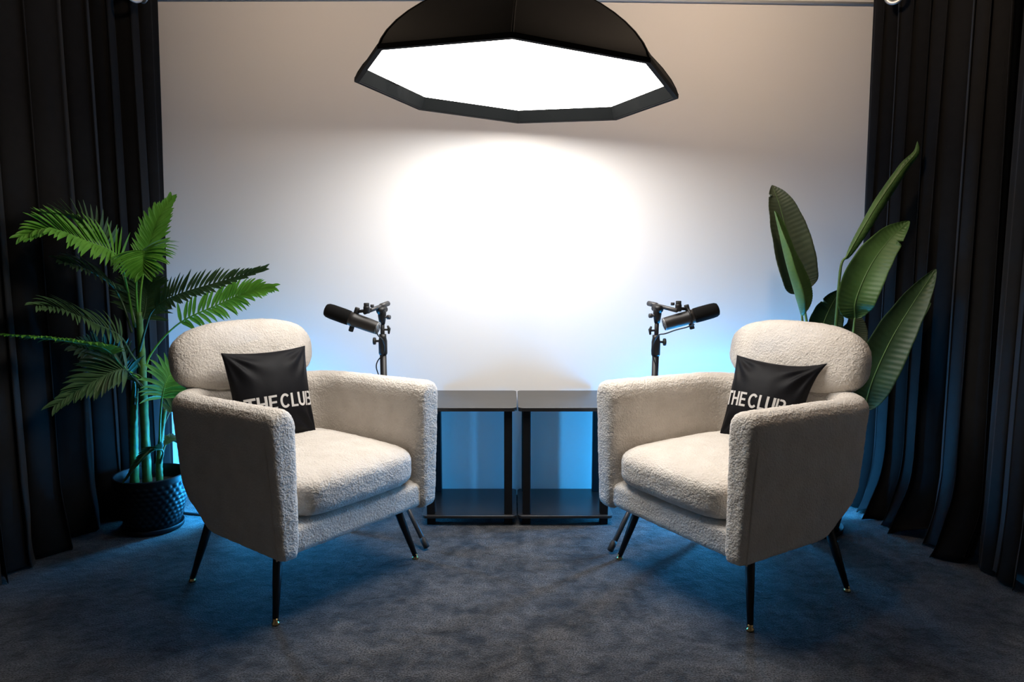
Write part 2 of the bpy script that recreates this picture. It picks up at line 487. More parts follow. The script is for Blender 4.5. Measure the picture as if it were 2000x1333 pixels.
# ------------------------------------------------------------------ throw pillows with the lettering
def strokes():
    """letters of THE CLUB as quads strips on a 0..1 high grid -> list of (polyline, closed)"""
    L = []; x = 0; w = .17
    def bar(x0, y0, x1, y1): L.append([(x0, y0), (x1, y0), (x1, y1), (x0, y1)])
    def arc(cx, cy, rx, ry, a0, a1, n=14, w=w):
        for i in range(n):
            ta, tb = R(a0+(a1-a0)*i/n), R(a0+(a1-a0)*(i+1)/n)
            L.append([(cx+rx*math.cos(ta), cy+ry*math.sin(ta)), (cx+rx*math.cos(tb), cy+ry*math.sin(tb)),
                      (cx+(rx-w)*math.cos(tb), cy+(ry-w)*math.sin(tb)), (cx+(rx-w)*math.cos(ta), cy+(ry-w)*math.sin(ta))])
    # T
    bar(x, 1-w, x+.62, 1); bar(x+.225, 0, x+.395, 1-w); x += .68
    # H
    bar(x, 0, x+w, 1); bar(x+.47, 0, x+.47+w, 1); bar(x+w, .42, x+.47, .42+.15); x += .64+.09
    # E
    bar(x, 0, x+w, 1); bar(x+w, 1-.15, x+.54, 1); bar(x+w, .42, x+.5, .57); bar(x+w, 0, x+.54, .15); x += .54+.20
    # C
    arc(x+.38, .5, .38, .52, 42, 318, 24); x += .76+.05
    # L
    bar(x, 0, x+w, 1); bar(x+w, 0, x+.50, .15); x += .50+.06
    # U
    bar(x, .30, x+w, 1); bar(x+.44, .30, x+.44+w, 1); arc(x+.305, .30, .305, .31, 180, 360, 16); x += .61+.06
    # B: a stem standing clear of its bowls
    bar(x, 0, x+.13, 1); x += .18
    bar(x, .86, x+.16, 1); bar(x, .43, x+.18, .57); bar(x, 0, x+.18, .14)
    arc(x+.16, .715, .255, .285, -90, 90, 12, .145); arc(x+.18, .285, .27, .285, -90, 90, 12, .145)
    return L, x + .45
def make_pillow(label, loc, rot, seed, w, h, th, text_box, ear=(0, 0, 0, 0)):
    t = thing('throw_pillow', label, 'pillow', (0, 0, 0), 0, 'black throw pillows')
    M = Matrix.Translation(loc) @ rot
    def P(u, v, side):
        pin = .075
        x = w*u*(1 - pin*(1-v*v)**1.0)*(1 - .035*(1-v)); z = h*v*(1 - pin*(1-u*u))
        e = max(0, (1-u*u))**.55 * max(0, (1-v*v))**.55
        y = side*th*e
        # creases run in from the corners and along the top edge
        cr = 0
        for cu, cv in ((1, 1), (-1, 1), (1, -1), (-1, -1)):
            dx, dz = (u-cu), (v-cv); r = math.hypot(dx, dz); a = math.atan2(dz, dx)
            cr += .0055*math.sin(a*11 + seed + cu*2+cv)*math.exp(-((r-.45)/.30)**2)
        cr += .004*noise.noise(Vector((u*2.6+seed, v*2.2, seed)))
        y += side*cr*min(1, e*2.2)
        s = ear[0]*max(0,u)**4*max(0,v)**4
        x += s*.03; z += s*.02
        return Vector((x, -y, z))
    n = 56; bm = bmesh.new(); g = {}
    for side in (1, -1):
        for i in range(n+1):
            for j in range(n+1):
                edge = i in (0, n) or j in (0, n)
                if edge and (1, i, j) in g: g[(side, i, j)] = g[(1, i, j)]; continue
                u = -1 + 2*i/n; v = -1 + 2*j/n
                u = math.sin(u*math.pi/2)*.5 + u*.5; v = math.sin(v*math.pi/2)*.5 + v*.5
                g[(side, i, j)] = bm.verts.new(M @ P(u, v, side))
        for i in range(n):
            for j in range(n):
                f = [g[(side, i, j)], g[(side, i+1, j)], g[(side, i+1, j+1)], g[(side, i, j+1)]]
                bm.faces.new(f if side == 1 else f[::-1])
    cover = obj('cover', bm, M_pillow, t)
    u0, u1, v0, v1 = text_box
    L, W = strokes(); bm = bmesh.new()
    for q in L:
        nn = 6
        for a in range(nn):
            for b in range(nn):
                f = []
                for (s, r) in ((a, b), (a+1, b), (a+1, b+1), (a, b+1)):
                    s /= nn; r /= nn
                    px = (q[0][0]*(1-s)+q[1][0]*s)*(1-r) + (q[3][0]*(1-s)+q[2][0]*s)*r
                    py = (q[0][1]*(1-s)+q[1][1]*s)*(1-r) + (q[3][1]*(1-s)+q[2][1]*s)*r
                    u = u0 + (u1-u0)*px/W; v = v0 + (v1-v0)*py
                    u = max(-.985, min(.985, u))
                    p = P(u, v, 1); p.y -= .0012
                    f.append(bm.verts.new(M @ p))
                bm.faces.new(f)
    bmesh.ops.remove_doubles(bm, verts=bm.verts, dist=.00005)
    obj('lettering', bm, M_text, cover, recalc=True)['label'] = 'white lettering reading THE CLUB'
    return t
def pillow_pose(c, fwd_deg, lean, roll):
    # local -y faces along fwd; lean tips the top back
    return Matrix.Rotation(R(fwd_deg+90), 4, 'Z') @ Matrix.Rotation(R(-lean), 4, 'X') @ Matrix.Rotation(R(roll), 4, 'Y')
def chair_pt(c, rz, x, y, z): return c + Matrix.Rotation(rz, 3, 'Z') @ Vector((x, y, z))
make_pillow('black pillow reading THE CLUB, propped in the armchair beside the palm',
            chair_pt(LC, LRZ, .012, -.148, .668), pillow_pose(0, -40, 14, 1), 1.3, .180, .180, .062, (-.86, .97, -.35, -.03))
make_pillow('black pillow reading THE CLUB, propped in the armchair by the broad-leaved plant',
            chair_pt(RC, RRZ, .005, -.158, .640), pillow_pose(0, -138, 20, 2), 4.1, .168, .172, .062, (-1.02, .70, -.20, .14), (1, 0, 0, 0))

# ------------------------------------------------------------------ the two low tables
def rounded_slab(bm, x0, x1, y0, y1, z0, z1, r=.02):
    pts = []
    for cx, cy, a0 in ((x1-r, y1-r, 0), (x0+r, y1-r, 90), (x0+r, y0+r, 180), (x1-r, y0+r, 270)):
        for k in range(7): a = R(a0+15*k); pts.append((cx+r*math.cos(a), cy+r*math.sin(a)))
    e = .0007
    rows = []
    for ins, z in ((e, z0), (0, z0+e), (0, z1-e), (e, z1)):
        cx, cy = (x0+x1)/2, (y0+y1)/2
        rows.append([bm.verts.new((x - math.copysign(ins, x-cx), y - math.copysign(ins, y-cy), z)) for x, y in pts])
    n = len(pts)
    for a, b in zip(rows, rows[1:]):
        for k in range(n): bm.faces.new((a[k], a[(k+1)%n], b[(k+1)%n], b[k]))
    bm.faces.new(rows[0][::-1]); bm.faces.new(rows[-1])
def make_table(label, x):
    t = thing('side_table', label, 'table', (x, 3.255, 0), 0, 'low black side tables')
    hw, d0, d1 = .2125, -.185, .224
    bm = bmesh.new(); rounded_slab(bm, -hw, hw, d0, d1, .524, .541); obj('tabletop', bm, M_tablew, t, smooth=False)
    bm = bmesh.new(); rounded_slab(bm, -hw, hw, d0, d1-.032, .036, .048); obj('shelf', bm, M_tablew, t, smooth=False)
    s = .0365
    for sx in (-1, 1):
        for y0 in (d0+.02, d1-.043-s):
            cx = sx*(hw-.020-s/2) if True else 0
            bm = bmesh.new(); box(bm, cx-s/2, cx+s/2, y0, y0+s, .048, .524, .002, 1); p = obj('post', bm, M_tleg, t, smooth=False)
            bm = bmesh.new(); box(bm, cx-s/2, cx+s/2, y0, y0+s, 0, .036, .002, 1); obj('foot', bm, M_tleg, p, smooth=False)
    return t
tab = make_table('low black side table next to the armchair by the palm', -.1915)
dup(tab, (.2400, 3.255, 0), 0, 'low black side table next to the armchair by the broad-leaved plant')

# ------------------------------------------------------------------ microphones on short stands
def knob(bm, c, ax, r, h, n=14):
    lathe(bm, [(0, 0), (r*.9, 0), (r, h*.12), (r, h*.88), (r*.9, h), (0, h)], n, c, ax)
def mic_stand(label, base, foot_angles, side, rod_back, rod_front, clamp, side_knob):
    t = thing('microphone_stand', label, 'microphone stand', base, 0, 'short boom microphone stands')
    B = Vector(base); up = clamp.z - B.z
    lean = Vector((clamp.x - B.x, clamp.y - B.y, 0))
    def pl(z): return lean*(z/up) + Vector((0, 0, z))
    bm = bmesh.new(); tube(bm, [pl(.10), pl(.80)], .0145, 18); obj('lower_tube', bm, M_metal_blk, t)
    bm = bmesh.new(); tube(bm, [pl(.78), pl(up-.03)], .0095, 14); obj('upper_tube', bm, M_metal_blk, t)
    bm = bmesh.new(); lathe(bm, [(0, 0), (.017, 0), (.019, .006), (.019, .06), (.016, .075), (.0155, .09), (0, .09)], 20, pl(.775)); col_ = obj('height_collar', bm, M_metal_blk, t)
    bm = bmesh.new(); s = side_knob; c = pl(.835)
    tube(bm, [c, c+Vector((s*.032, -.004, 0))], .005, 8); knob(bm, c+Vector((s*.030, -.004, 0)), (s, 0, 0), .016, .011, 18); obj('locking_knob', bm, M_rubber, col_)
    # wing bolt above the collar
    bm = bmesh.new(); c = pl(.885); q = -s
    tube(bm, [c, c+Vector((q*.026, -.006, 0))], .0045, 8)
    tube(bm, [c+Vector((q*.024, -.006, .018)), c+Vector((q*.03, -.006, .004)), c+Vector((q*.028, -.006, -.018))], [.004, .007, .004], 8); obj('wing_bolt', bm, M_rubber, t)
    # head clamp holding the cross rod
    cl = clamp - B
    bm = bmesh.new(); lathe(bm, [(0, -.062), (.012, -.062), (.015, -.045), (.018, -.025), (.018, -.006), (.013, .006), (0, .008)], 18, cl)
    obj('head_clamp', bm, M_metal_blk, t)
    bm = bmesh.new(); kc = cl+Vector((0, 0, -.03)); tube(bm, [kc, kc+Vector((-side*.026, -.01, 0))], .005, 8); knob(bm, kc+Vector((-side*.024, -.01, 0)), (-side, -.3, 0), .010, .014); obj('clamp_knob', bm, M_tubegrey, t)
    rb, rf = rod_back-B, rod_front-B; d = (rf-rb).normalized()
    bm = bmesh.new(); tube(bm, [rb, rf], .0088, 14); tube(bm, [rb, rb+d*.055], .0115, 14); obj('cross_rod', bm, M_tubegrey, t)
    bm = bmesh.new(); tube(bm, [cl-d*.022, cl+d*.022], .0155, 14); obj('rod_sleeve', bm, M_metal_blk, t)
    hub = pl(.27); bm = bmesh.new(); lathe(bm, [(0, -.02), (.022, -.02), (.022, .02), (0, .02)], 18, hub); obj('leg_hub', bm, M_rubber, t)
    low = pl(.12); bm = bmesh.new(); lathe(bm, [(0, -.015), (.02, -.015), (.02, .015), (0, .015)], 18, low); obj('brace_hub', bm, M_rubber, t)
    for ang in foot_angles:
        f = Vector((math.cos(R(ang)), math.sin(R(ang)), 0))
        a = hub + f*.02; e = f*.345 + Vector((0, 0, .0125))
        bm = bmesh.new(); tube(bm, [a, e], .0105, 12); lg = obj('leg', bm, M_tubegrey, t)
        bm = bmesh.new(); dd = (e-a).normalized(); lathe(bm, [(0, 0), (.0125, 0), (.0135, .01), (.0125, .042), (0, .045)], 16, e-dd*.04+Vector((0,0,.002)), dd); obj('rubber_foot', bm, M_rubber, lg)
        m_ = a.lerp(e, .46); bm = bmesh.new(); tube(bm, [low+f*.015, m_], .006, 8); br = obj('brace', bm, M_metal_blk, t)
        bm = bmesh.new(); n_ = Vector((-f.y, f.x, 0)); knob(bm, m_-n_*.012, n_, .007, .024); obj('rivet', bm, M_chrome, br)
    return t
def microphone(label, rear, front, yoke_on, stand_side, cable_end):
    t = thing('microphone', label, 'microphone', rear, 0, 'black broadcast microphones')
    O = Vector(rear); ax = (front-rear); Lm = ax.length; ax.normalize()
    a, b = frame_of(ax)                       # a horizontal across, b upwards
    if b.z < 0: a, b = -a, -b
    z0 = Vector((0, 0, 0))
    bm = bmesh.new(); lathe(bm, [(0, .003), (.0268, .003), (.0272, .006), (.0288, .05), (.0292, .105), (.031, .108), (.031, .122), (.029, .125), (.029, .132), (0, .132)], 36, z0, ax); obj('body', bm, M_mic, t)
    bm = bmesh.new(); lathe(bm, [(0, .0), (.0262, .0), (.0272, .003), (.0272, .006), (0, .006)], 36, z0, ax)
    ep = obj('end_plate', bm, M_micend, t)
    bm = bmesh.new()
    for k, (p, q) in enumerate(((.010, .004), (-.008, -.006), (0, .012), (.004, -.012))): knob(bm, a*p+b*q+ax*.001, -ax, .0038, .0022, 10)
    obj('switch', bm, M_rubber, ep)
    bm = bmesh.new(); Lw = Lm
    lathe(bm, [(0, .131), (.029, .131), (.0315, .136), (.0322, .16), (.0318, Lw-.03), (.0300, Lw-.012), (.0255, Lw-.003), (.018, Lw), (0, Lw+.001)], 36, z0, ax); obj('windscreen', bm, M_foam, t)
    # yoke: a strap over the body with a knob on each side
    yb = ax*.112; bm = bmesh.new()
    pts = [yb + (a*math.cos(R(k)) + b*math.sin(R(k)))*.0385 for k in range(-95, 100, 8)] if False else [yb + b*(.0375*math.cos(R(k))) + a*(.0375*math.sin(R(k))) for k in range(-10, 191, 8)]
    tube(bm, pts, .0042, 8); obj('yoke', bm, M_metal_blk, t)
    bm = bmesh.new(); knob(bm, yb+b*.030, b, .0105, .024, 16); obj('yoke_knob', bm, M_rubber, t)
    bm = bmesh.new(); knob(bm, yb-b*.030, -b, .0105, .022, 16); obj('yoke_knob', bm, M_rubber, t)
    # mount joining the yoke to the rod
    y2 = Vector(yoke_on)-O; bm = bmesh.new()
    tube(bm, [yb+b*.036, y2+Vector((0, 0, .0))], .007, 10); knob(bm, y2-Vector((0, 0, .012)), (0, 0, 1), .0135, .030, 16); mo = obj('mount', bm, M_metal_blk, t)
    bm = bmesh.new(); knob(bm, y2+Vector((0, 0, .016)), (0, 0, 1), .0115, .016, 16); obj('mount_knob', bm, M_rubber, mo)
    bm = bmesh.new(); knob(bm, y2+Vector((stand_side*-.02, .02, .012)), (0, 0, 1), .008, .012, 14); obj('thumb_screw', bm, M_tubegrey, mo)
    return t
LB, RB = Vector((-.560, 3.085, 0)), Vector((.610, 3.050, 0))
Lclamp, Rclamp = at(746, 606, 3.085), at(1284, 603, 3.05)
Lrb, Lrf = at(758, 593, 3.14), at(712, 611, 2.985)
Rrb, Rrf = at(1267, 593, 3.13), at(1322, 607, 2.965)
def feet(base, foot): a = math.degrees(math.atan2(foot[1]-base.y, foot[0]-base.x)); return a, a+120, a+240
mic_stand('black microphone stand behind the armchair by the palm', LB, feet(LB, (-.34, 2.794)), -1, Lrb, Lrf, Lclamp, -1)
mic_stand('black microphone stand behind the armchair by the broad-leaved plant', RB, feet(RB, (.375, 2.744)), 1, Rrb, Rrf, Rclamp, 1)
microphone('black broadcast microphone aimed over the armchair by the palm', at(739, 642, 2.985), at(636, 605, 3.02), at(716, 607, 2.99), -1, None)
microphone('black broadcast microphone aimed over the armchair by the broad-leaved plant', at(1296, 634, 2.985), at(1403, 604, 2.985), at(1325, 603, 2.975), 1, None)
def cable(label, pts, r=.003, group=None):
    bm = bmesh.new(); tube(bm, crom(pts, 60), r, 8); o = obj('cable', bm, M_cable); tag(o, label, 'cable', group)
cable('thin black cable looping down the microphone stand by the palm',
      [at(734, 640, 2.96), at(738, 655, 2.955), at(748, 665, 3.03), at(752, 680, 3.05), at(749, 692, 3.06), at(738, 705, 3.06), at(735, 718, 3.06), at(740, 735, 3.06), at(746, 760, 3.06), at(748, 860, 3.06), at(752, 950, 3.05)], .0028, 'microphone cables')
cable('thin black cable looping down the microphone stand by the broad-leaved plant',
      [at(1356, 634, 2.945), at(1340, 640, 2.935), at(1320, 645, 2.94), at(1300, 652, 2.96), at(1286, 655, 3.0), at(1277, 668, 3.02), at(1273, 685, 3.02), at(1276, 700, 3.02), at(1283, 722, 3.02), at(1283, 760, 3.02), at(1280, 900, 3.02)], .0028, 'microphone cables')
cable('black cable on the carpet beside the dimpled pot', [(-1.62, 3.25, .006), (-1.50, 3.21, .006), (-1.38, 3.19, .006), (-1.25, 3.22, .006), (-1.12, 3.28, .006)], .006)

# ------------------------------------------------------------------ curtains
def curtain(label, P0, PM, P1, inward, ztop, seed, waves, amp, groms, hem=.10, slant=0.0):
    t = thing('curtain', label, 'curtain', ((P0[0]+P1[0])/2, (P0[1]+P1[1])/2, 0), 0, 'black curtains')
    O = t.location.copy()
    line = crom([Vector((*P0, 0)), Vector((*PM, 0)), Vector((*P1, 0))], 60)
    Ln = sum((b-a).length for a, b in zip(line, line[1:]))
    def on(u):
        x = max(0, min(.9999, u))*60; i = int(x); a, b = line[i], line[i+1]
        dd = (b-a).normalized(); nn = Vector((-dd.y, dd.x, 0))
        if nn.x*inward < 0: nn = -nn
        return a.lerp(b, x-i), dd, nn
    rnd = random.Random(seed)
    ph = [rnd.uniform(-.5, .5) for _ in range(waves*2+4)]
    nu, nv = waves*26, 70
    def S(u, v):
        """u along the rod 0..1, v 0 top..1 floor"""
        k = u*waves; i = int(k); wob = ph[i]*(1-(k-i)) + ph[i+1]*(k-i)
        b = max(0, (v-.86)/.14)
        a = amp*(.75 + .6*noise.noise(Vector((k*.7, seed, 2))))*(1 - .10*v)*(1+.5*b)
        phase = 2*math.pi*(k + .30*wob + .30*(v-.3)*noise.noise(Vector((k*.45, v*1.3, seed))))
        s = math.sin(phase)
        fold = a*(s*.9 + .16*math.sin(2*phase+.6)) + amp*.25*math.sin(phase*.5+seed)*v
        along = u*Ln + .012*math.sin(2*phase) + slant*v*(1-u)*Ln*0 + .02*v*noise.noise(Vector((k*.5, seed, 5)))
        z = ztop*(1-v)
        out = fold
        # cloth breaks on the carpet: bulges and drags into the room near the floor
        nb = .5+.5*noise.noise(Vector((k*.55, seed*3, 9)))
        out += hem*nb*(b**2.0)*1.5 + .018*b*noise.noise(Vector((k*2.3, v*14, seed)))
        z = max(z, .004 + .09*b*max(0, noise.noise(Vector((k*1.3, b*2, seed)))))
        e0 = math.exp(-(k*1.6)**2)                 # the leading edge hangs straight and drifts back to the wall
        out = out*(1-e0) - slant*v*e0
        # gathered pinches near the head
        tp = max(0, 1 - v/.10)
        out += amp*.25*tp*math.sin(phase*2+1)*(1-e0)
        q, d, nrm = on(along/Ln); p = q + nrm*out
        return Vector((p.x, p.y, z))
    bm = bmesh.new(); g = []
    for i in range(nu+1):
        row = []
        for j in range(nv+1):
            v = j/nv; v = v**.8 if v < 1 else 1
            row.append(bm.verts.new(S(i/nu, v)-O))
        g.append(row)
    for i in range(nu):
        for j in range(nv): bm.faces.new((g[i][j], g[i+1][j], g[i+1][j+1], g[i][j+1]))
    o = obj('cloth', bm, M_curtain, t); m = o.modifiers.new('thick', 'SOLIDIFY'); m.thickness = .002
    for (c, nv_) in groms:
        bm = bmesh.new()
        lathe(bm, [(.022, .0), (.024, -.004), (.036, -.004), (.041, 0), (.036, .004), (.024, .004), (.022, 0)], 32, Vector(c)-O, nv_)
        obj('grommet', bm, M_grom, t)['label'] = 'pale metal ring'
    return t
ZT = 2.46
RODZ = 2.385
gl = [(at(262, -14, 3.20), (.75, -.62, 0)), (at(281, -12, 3.26), (-.55, -.85, .0))]
gr = [(at(1747, -10, 3.22), (-.62, -.78, 0))]
curtain('black curtain along the left wall, behind the potted palm', (-1.615, 3.405), (-1.845, 3.13), (-1.895, 2.50), 1, ZT, 3, 7, .050, gl, .02, .13)
curtain('black curtain at the far left edge, nearest the viewer', (-1.875, 2.50), (-1.885, 2.1), (-1.885, 1.75), 1, ZT, 5, 4, .035, [], .06)
curtain('black curtain along the right wall, behind the broad-leaved plant', (1.662, 3.43), (1.76, 3.12), (1.805, 2.66), -1, ZT, 11, 8, .050, gr, .10, .04)
curtain('black curtain at the far right edge, nearest the viewer', (1.812, 2.64), (1.822, 2.53), (1.835, 2.44), -1, ZT, 14, 2, .024, [], .03)
for s in (-1, 1):
    bm = bmesh.new(); tube(bm, [(s*1.72, 3.47, RODZ+.02), (s*1.84, 1.6, RODZ+.02)], .0125, 14)
    for e in ((s*1.72, 3.455, RODZ+.02),): lathe(bm, [(0, -.012), (.02, -.008), (.022, .004), (.012, .012), (0, .014)], 14, e, (0, 1, 0))
    # brackets to the wall
    for y in (3.40, 1.7): tube(bm, [(s*1.725 if y > 3 else s*1.835, y, RODZ+.02), (WXL if s < 0 else WXR, y, RODZ+.02)], .008, 8)
    tag(obj('curtain_rod', bm, M_metal_blk), 'curtain rod carrying the curtains on the %s wall' % ('left' if s < 0 else 'right'), 'curtain rod', 'curtain rods')

# ------------------------------------------------------------------ pots
def dimpled_pot(parent, r0, r1, h, soil, dimples=True):
    bm = bmesh.new(); nu, nv = 180, 60
    rings = []
    for j in range(nv+1):
        v = j/nv; z = .012 + (h-.012)*v
        rb = r0 + (r1-r0)*math.sin(v*math.pi/2)**.9
        row = []
        for i in range(nu):
            u = i/nu; r = rb
            if dimples and .06 < v < .93:
                row_n = v*11; k = int(row_n); fu = (u*30 + .5*(k % 2)) % 1 - .5; fv = row_n-k-.5
                q = fu*fu*4 + fv*fv*4
                r += .0045*max(0, 1-q)**1.2
            row.append(bm.verts.new((r*math.cos(2*math.pi*u), r*math.sin(2*math.pi*u), z)))
        rings.append(row)
    for ins, z in ((0.0, h+.004), (.006, h+.006), (.010, h+.002), (.012, h-.03), (.018, h-.10)):
        rings.append([bm.verts.new(((r1-ins)*math.cos(2*math.pi*i/nu), (r1-ins)*math.sin(2*math.pi*i/nu), z)) for i in range(nu)])
    for a, b in zip(rings, rings[1:]):
        for k in range(nu): bm.faces.new((a[k], a[(k+1)%nu], b[(k+1)%nu], b[k]))
    bm.faces.new(rings[0][::-1])
    p = obj('pot', bm, M_pot, parent)
    bm = bmesh.new(); lathe(bm, [(0, 0), (r0+.012, 0), (r0+.020, .006), (r0+.024, .024), (r0+.020, .026), (r0+.014, .012), (0, .011)], 64); obj('saucer', bm, M_pot, p)
    bm = bmesh.new(); lathe(bm, [(0, soil+.008), (r1*.5, soil+.006), (r1-.016, soil)], 40); obj('soil', bm, M_soil, parent)
    return p

# ------------------------------------------------------------------ the palm
def ribbon_leaf(bm, base, d, side, nrm, L, wd, droop, fold=.35, n=7, curl=0.0):
    """one leaflet: a folded blade tapering to its tip"""
    rows = []; p = Vector(base); dd = d.normalized()
    for i in range(n+1):
        t = i/n
        ww = wd*(min(1, .35+2.6*t))*(1-t**3.2)+.0006
        s = dd.cross(nrm).normalized()
        up = s.cross(dd).normalized()
        rows.append((bm.verts.new(p + s*ww + up*ww*fold), bm.verts.new(p), bm.verts.new(p - s*ww + up*ww*fold)))
        dd = (dd + Vector((0, 0, -1))*droop/n*(.4+t*1.4) + nrm*curl/n).normalized()
        p = p + dd*(L/n)
    for a, b in zip(rows, rows[1:]):
        bm.faces.new((a[0], a[1], b[1], b[0])); bm.faces.new((a[1], a[2], b[2], b[1]))
def frond(parent, pts, nrm, L, wd=.0085, n=20, t0=.3, droop=.5, mat=None, a0=62, a1=22, rr=.0055, vee=.25, lf=1.0, rf=1.0):
    O = parent.location
    P = crom([Vector(p)-O for p in pts], 40); bm = bmesh.new()
    tube(bm, P, [rr*(1-.8*i/40) for i in range(41)], 7)
    N = Vector(nrm).normalized()
    n = int(n*1.35); wd *= 1.0
    for k in range(n):
        t = t0 + (1-t0)*(k+.5)/n; x = t*40; i = min(int(x), 39); f = x-i
        p = P[i].lerp(P[i+1], f); tg = (P[min(i+2, 40)]-P[max(i-1, 0)]).normalized()
        s = tg.cross(N).normalized(); up = s.cross(tg).normalized()
        q = (k+.5)/n
        ln = L*(.55+.45*math.sin(math.pi*min(1, q*1.05+.12)))*(1-.25*q)
        ang = R(a0 + (a1-a0)*q)
        for sg, m in ((1, lf), (-1, rf)):
            if m <= 0: continue
            jit = random.uniform(-.08, .08)
            d = tg*math.cos(ang+jit) + s*sg*math.sin(ang+jit) + up*vee + Vector((random.uniform(-.05,.05), random.uniform(-.05,.05), random.uniform(-.05,.05)))
            ribbon_leaf(bm, p, d, s, up, ln*m*random.uniform(.92, 1.06), wd, droop*random.uniform(.8, 1.2))
    bmesh.ops.recalc_face_normals(bm, faces=bm.faces)
    return obj('frond', bm, mat or M_frond, parent, recalc=False)
PC = Vector((-1.600, 3.060, 0))
palm = thing('potted_palm', 'green artificial palm in a dark dimpled pot beside the left curtain', 'plant', PC)
dimpled_pot(palm, .105, .152, .245, .19)
def stem(parent, pts, r0, r1, mat=M_stem, name='trunk'):
    O = parent.location; P = crom([Vector(p)-O for p in pts], 30); bm = bmesh.new()
    tube(bm, P, [(r0+(r1-r0)*i/30)*(1+.06*math.sin(i*2.1)) for i in range(31)], 12)
    return obj(name, bm, mat, parent)
YP = 3.06
stem(palm, [at(263, 950, YP+.02), at(262, 860, YP+.02), at(262, 790, YP+.01), at(266, 740, YP)], .019, .013)
stem(palm, [at(288, 950, YP), at(284, 860, YP), at(280, 760, YP), at(276, 680, YP), at(271, 610, YP)], .020, .013)
stem(palm, [at(312, 945, YP-.02), at(311, 905, YP-.02), at(314, 860, YP-.02), at(322, 800, YP-.02)], .016, .008)
# crown fronds: ribs run from the trunks out to the tips
F = lambda *a, **k: frond(palm, *a, **k)
F([at(272, 620, 3.06), at(276, 560, 3.08), at(287, 500, 3.10), at(305, 440, 3.13), at(332, 392, 3.17)], (.45, -.85, .30), .115, n=20, t0=.42, droop=.12, a0=48, a1=16, wd=.0095)                       # 1
F([at(270, 630, 3.06), at(266, 560, 3.03), at(272, 505, 2.97), at(279, 490, 2.90), at(281, 505, 2.83), at(281, 530, 2.80)], (.1, -.6, .8), .16, n=18, t0=.52, droop=.6, a0=78, a1=30, wd=.0095)                             # 2
F([at(262, 640, 3.06), at(248, 560, 3.03), at(228, 500, 2.92), at(165, 470, 2.78), at(100, 448, 2.64), at(50, 462, 2.54)], (.35, -.7, .6), .165, n=24, t0=.36, droop=.35, a0=58, a1=14, wd=.0095)         # 3
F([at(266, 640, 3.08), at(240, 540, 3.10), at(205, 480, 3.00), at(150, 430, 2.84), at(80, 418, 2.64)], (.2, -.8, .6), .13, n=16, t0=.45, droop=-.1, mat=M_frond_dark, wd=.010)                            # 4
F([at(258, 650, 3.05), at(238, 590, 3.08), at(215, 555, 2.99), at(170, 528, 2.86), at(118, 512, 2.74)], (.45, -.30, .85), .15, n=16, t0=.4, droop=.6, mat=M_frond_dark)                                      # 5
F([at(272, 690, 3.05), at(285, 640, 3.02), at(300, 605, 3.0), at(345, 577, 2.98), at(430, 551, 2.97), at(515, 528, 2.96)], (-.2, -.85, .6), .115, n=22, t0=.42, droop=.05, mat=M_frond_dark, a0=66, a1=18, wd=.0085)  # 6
F([at(280, 740, 3.06), at(296, 690, 3.10), at(350, 632, 3.14), at(430, 594, 3.17), at(485, 570, 3.18), at(530, 562, 3.18)], (-.25, -.9, .4), .125, n=22, t0=.4, droop=.55, a0=62, a1=16)                  # 7
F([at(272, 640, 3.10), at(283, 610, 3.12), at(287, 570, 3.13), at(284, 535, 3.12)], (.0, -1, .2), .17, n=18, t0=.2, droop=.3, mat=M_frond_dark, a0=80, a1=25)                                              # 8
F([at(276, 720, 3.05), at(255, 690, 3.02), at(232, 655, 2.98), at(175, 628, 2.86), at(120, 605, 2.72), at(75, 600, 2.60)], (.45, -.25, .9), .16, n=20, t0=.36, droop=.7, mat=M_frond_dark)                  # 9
F([at(272, 740, 3.05), at(240, 716, 2.99), at(205, 682, 2.86), at(140, 668, 2.70), at(70, 660, 2.55), at(4, 655, 2.42)], (0, .1, 1), .10, n=26, t0=.32, droop=.75, a0=60, a1=18)                           # 10
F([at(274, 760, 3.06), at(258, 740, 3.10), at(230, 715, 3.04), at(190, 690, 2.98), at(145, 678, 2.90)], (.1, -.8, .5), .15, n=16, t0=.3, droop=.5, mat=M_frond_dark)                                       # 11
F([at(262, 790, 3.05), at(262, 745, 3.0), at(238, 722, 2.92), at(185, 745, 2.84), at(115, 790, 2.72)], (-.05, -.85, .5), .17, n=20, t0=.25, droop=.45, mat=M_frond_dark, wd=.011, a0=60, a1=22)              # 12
F([at(312, 880, 3.04), at(313, 820, 3.0), at(318, 770, 2.98), at(330, 735, 3.0), at(350, 722, 3.05)], (.7, -.7, .2), .14, n=16, t0=.45, droop=.7, a0=75, a1=30)                                            # 13
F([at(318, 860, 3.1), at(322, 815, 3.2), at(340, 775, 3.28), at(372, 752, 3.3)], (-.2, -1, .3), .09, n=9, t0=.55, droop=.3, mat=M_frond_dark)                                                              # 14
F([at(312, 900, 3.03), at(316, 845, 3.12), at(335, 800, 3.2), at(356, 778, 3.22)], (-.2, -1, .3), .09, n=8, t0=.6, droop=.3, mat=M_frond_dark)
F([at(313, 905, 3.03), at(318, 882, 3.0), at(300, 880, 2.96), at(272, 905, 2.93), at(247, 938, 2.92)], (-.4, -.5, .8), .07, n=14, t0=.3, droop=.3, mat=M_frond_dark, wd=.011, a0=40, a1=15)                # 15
F([at(314, 905, 3.05), at(322, 872, 3.12), at(335, 862, 3.17), at(352, 868, 3.2)], (.1, -.5, .9), .08, n=10, t0=.35, droop=.3, mat=M_frond_dark, wd=.011, a0=40, a1=15)

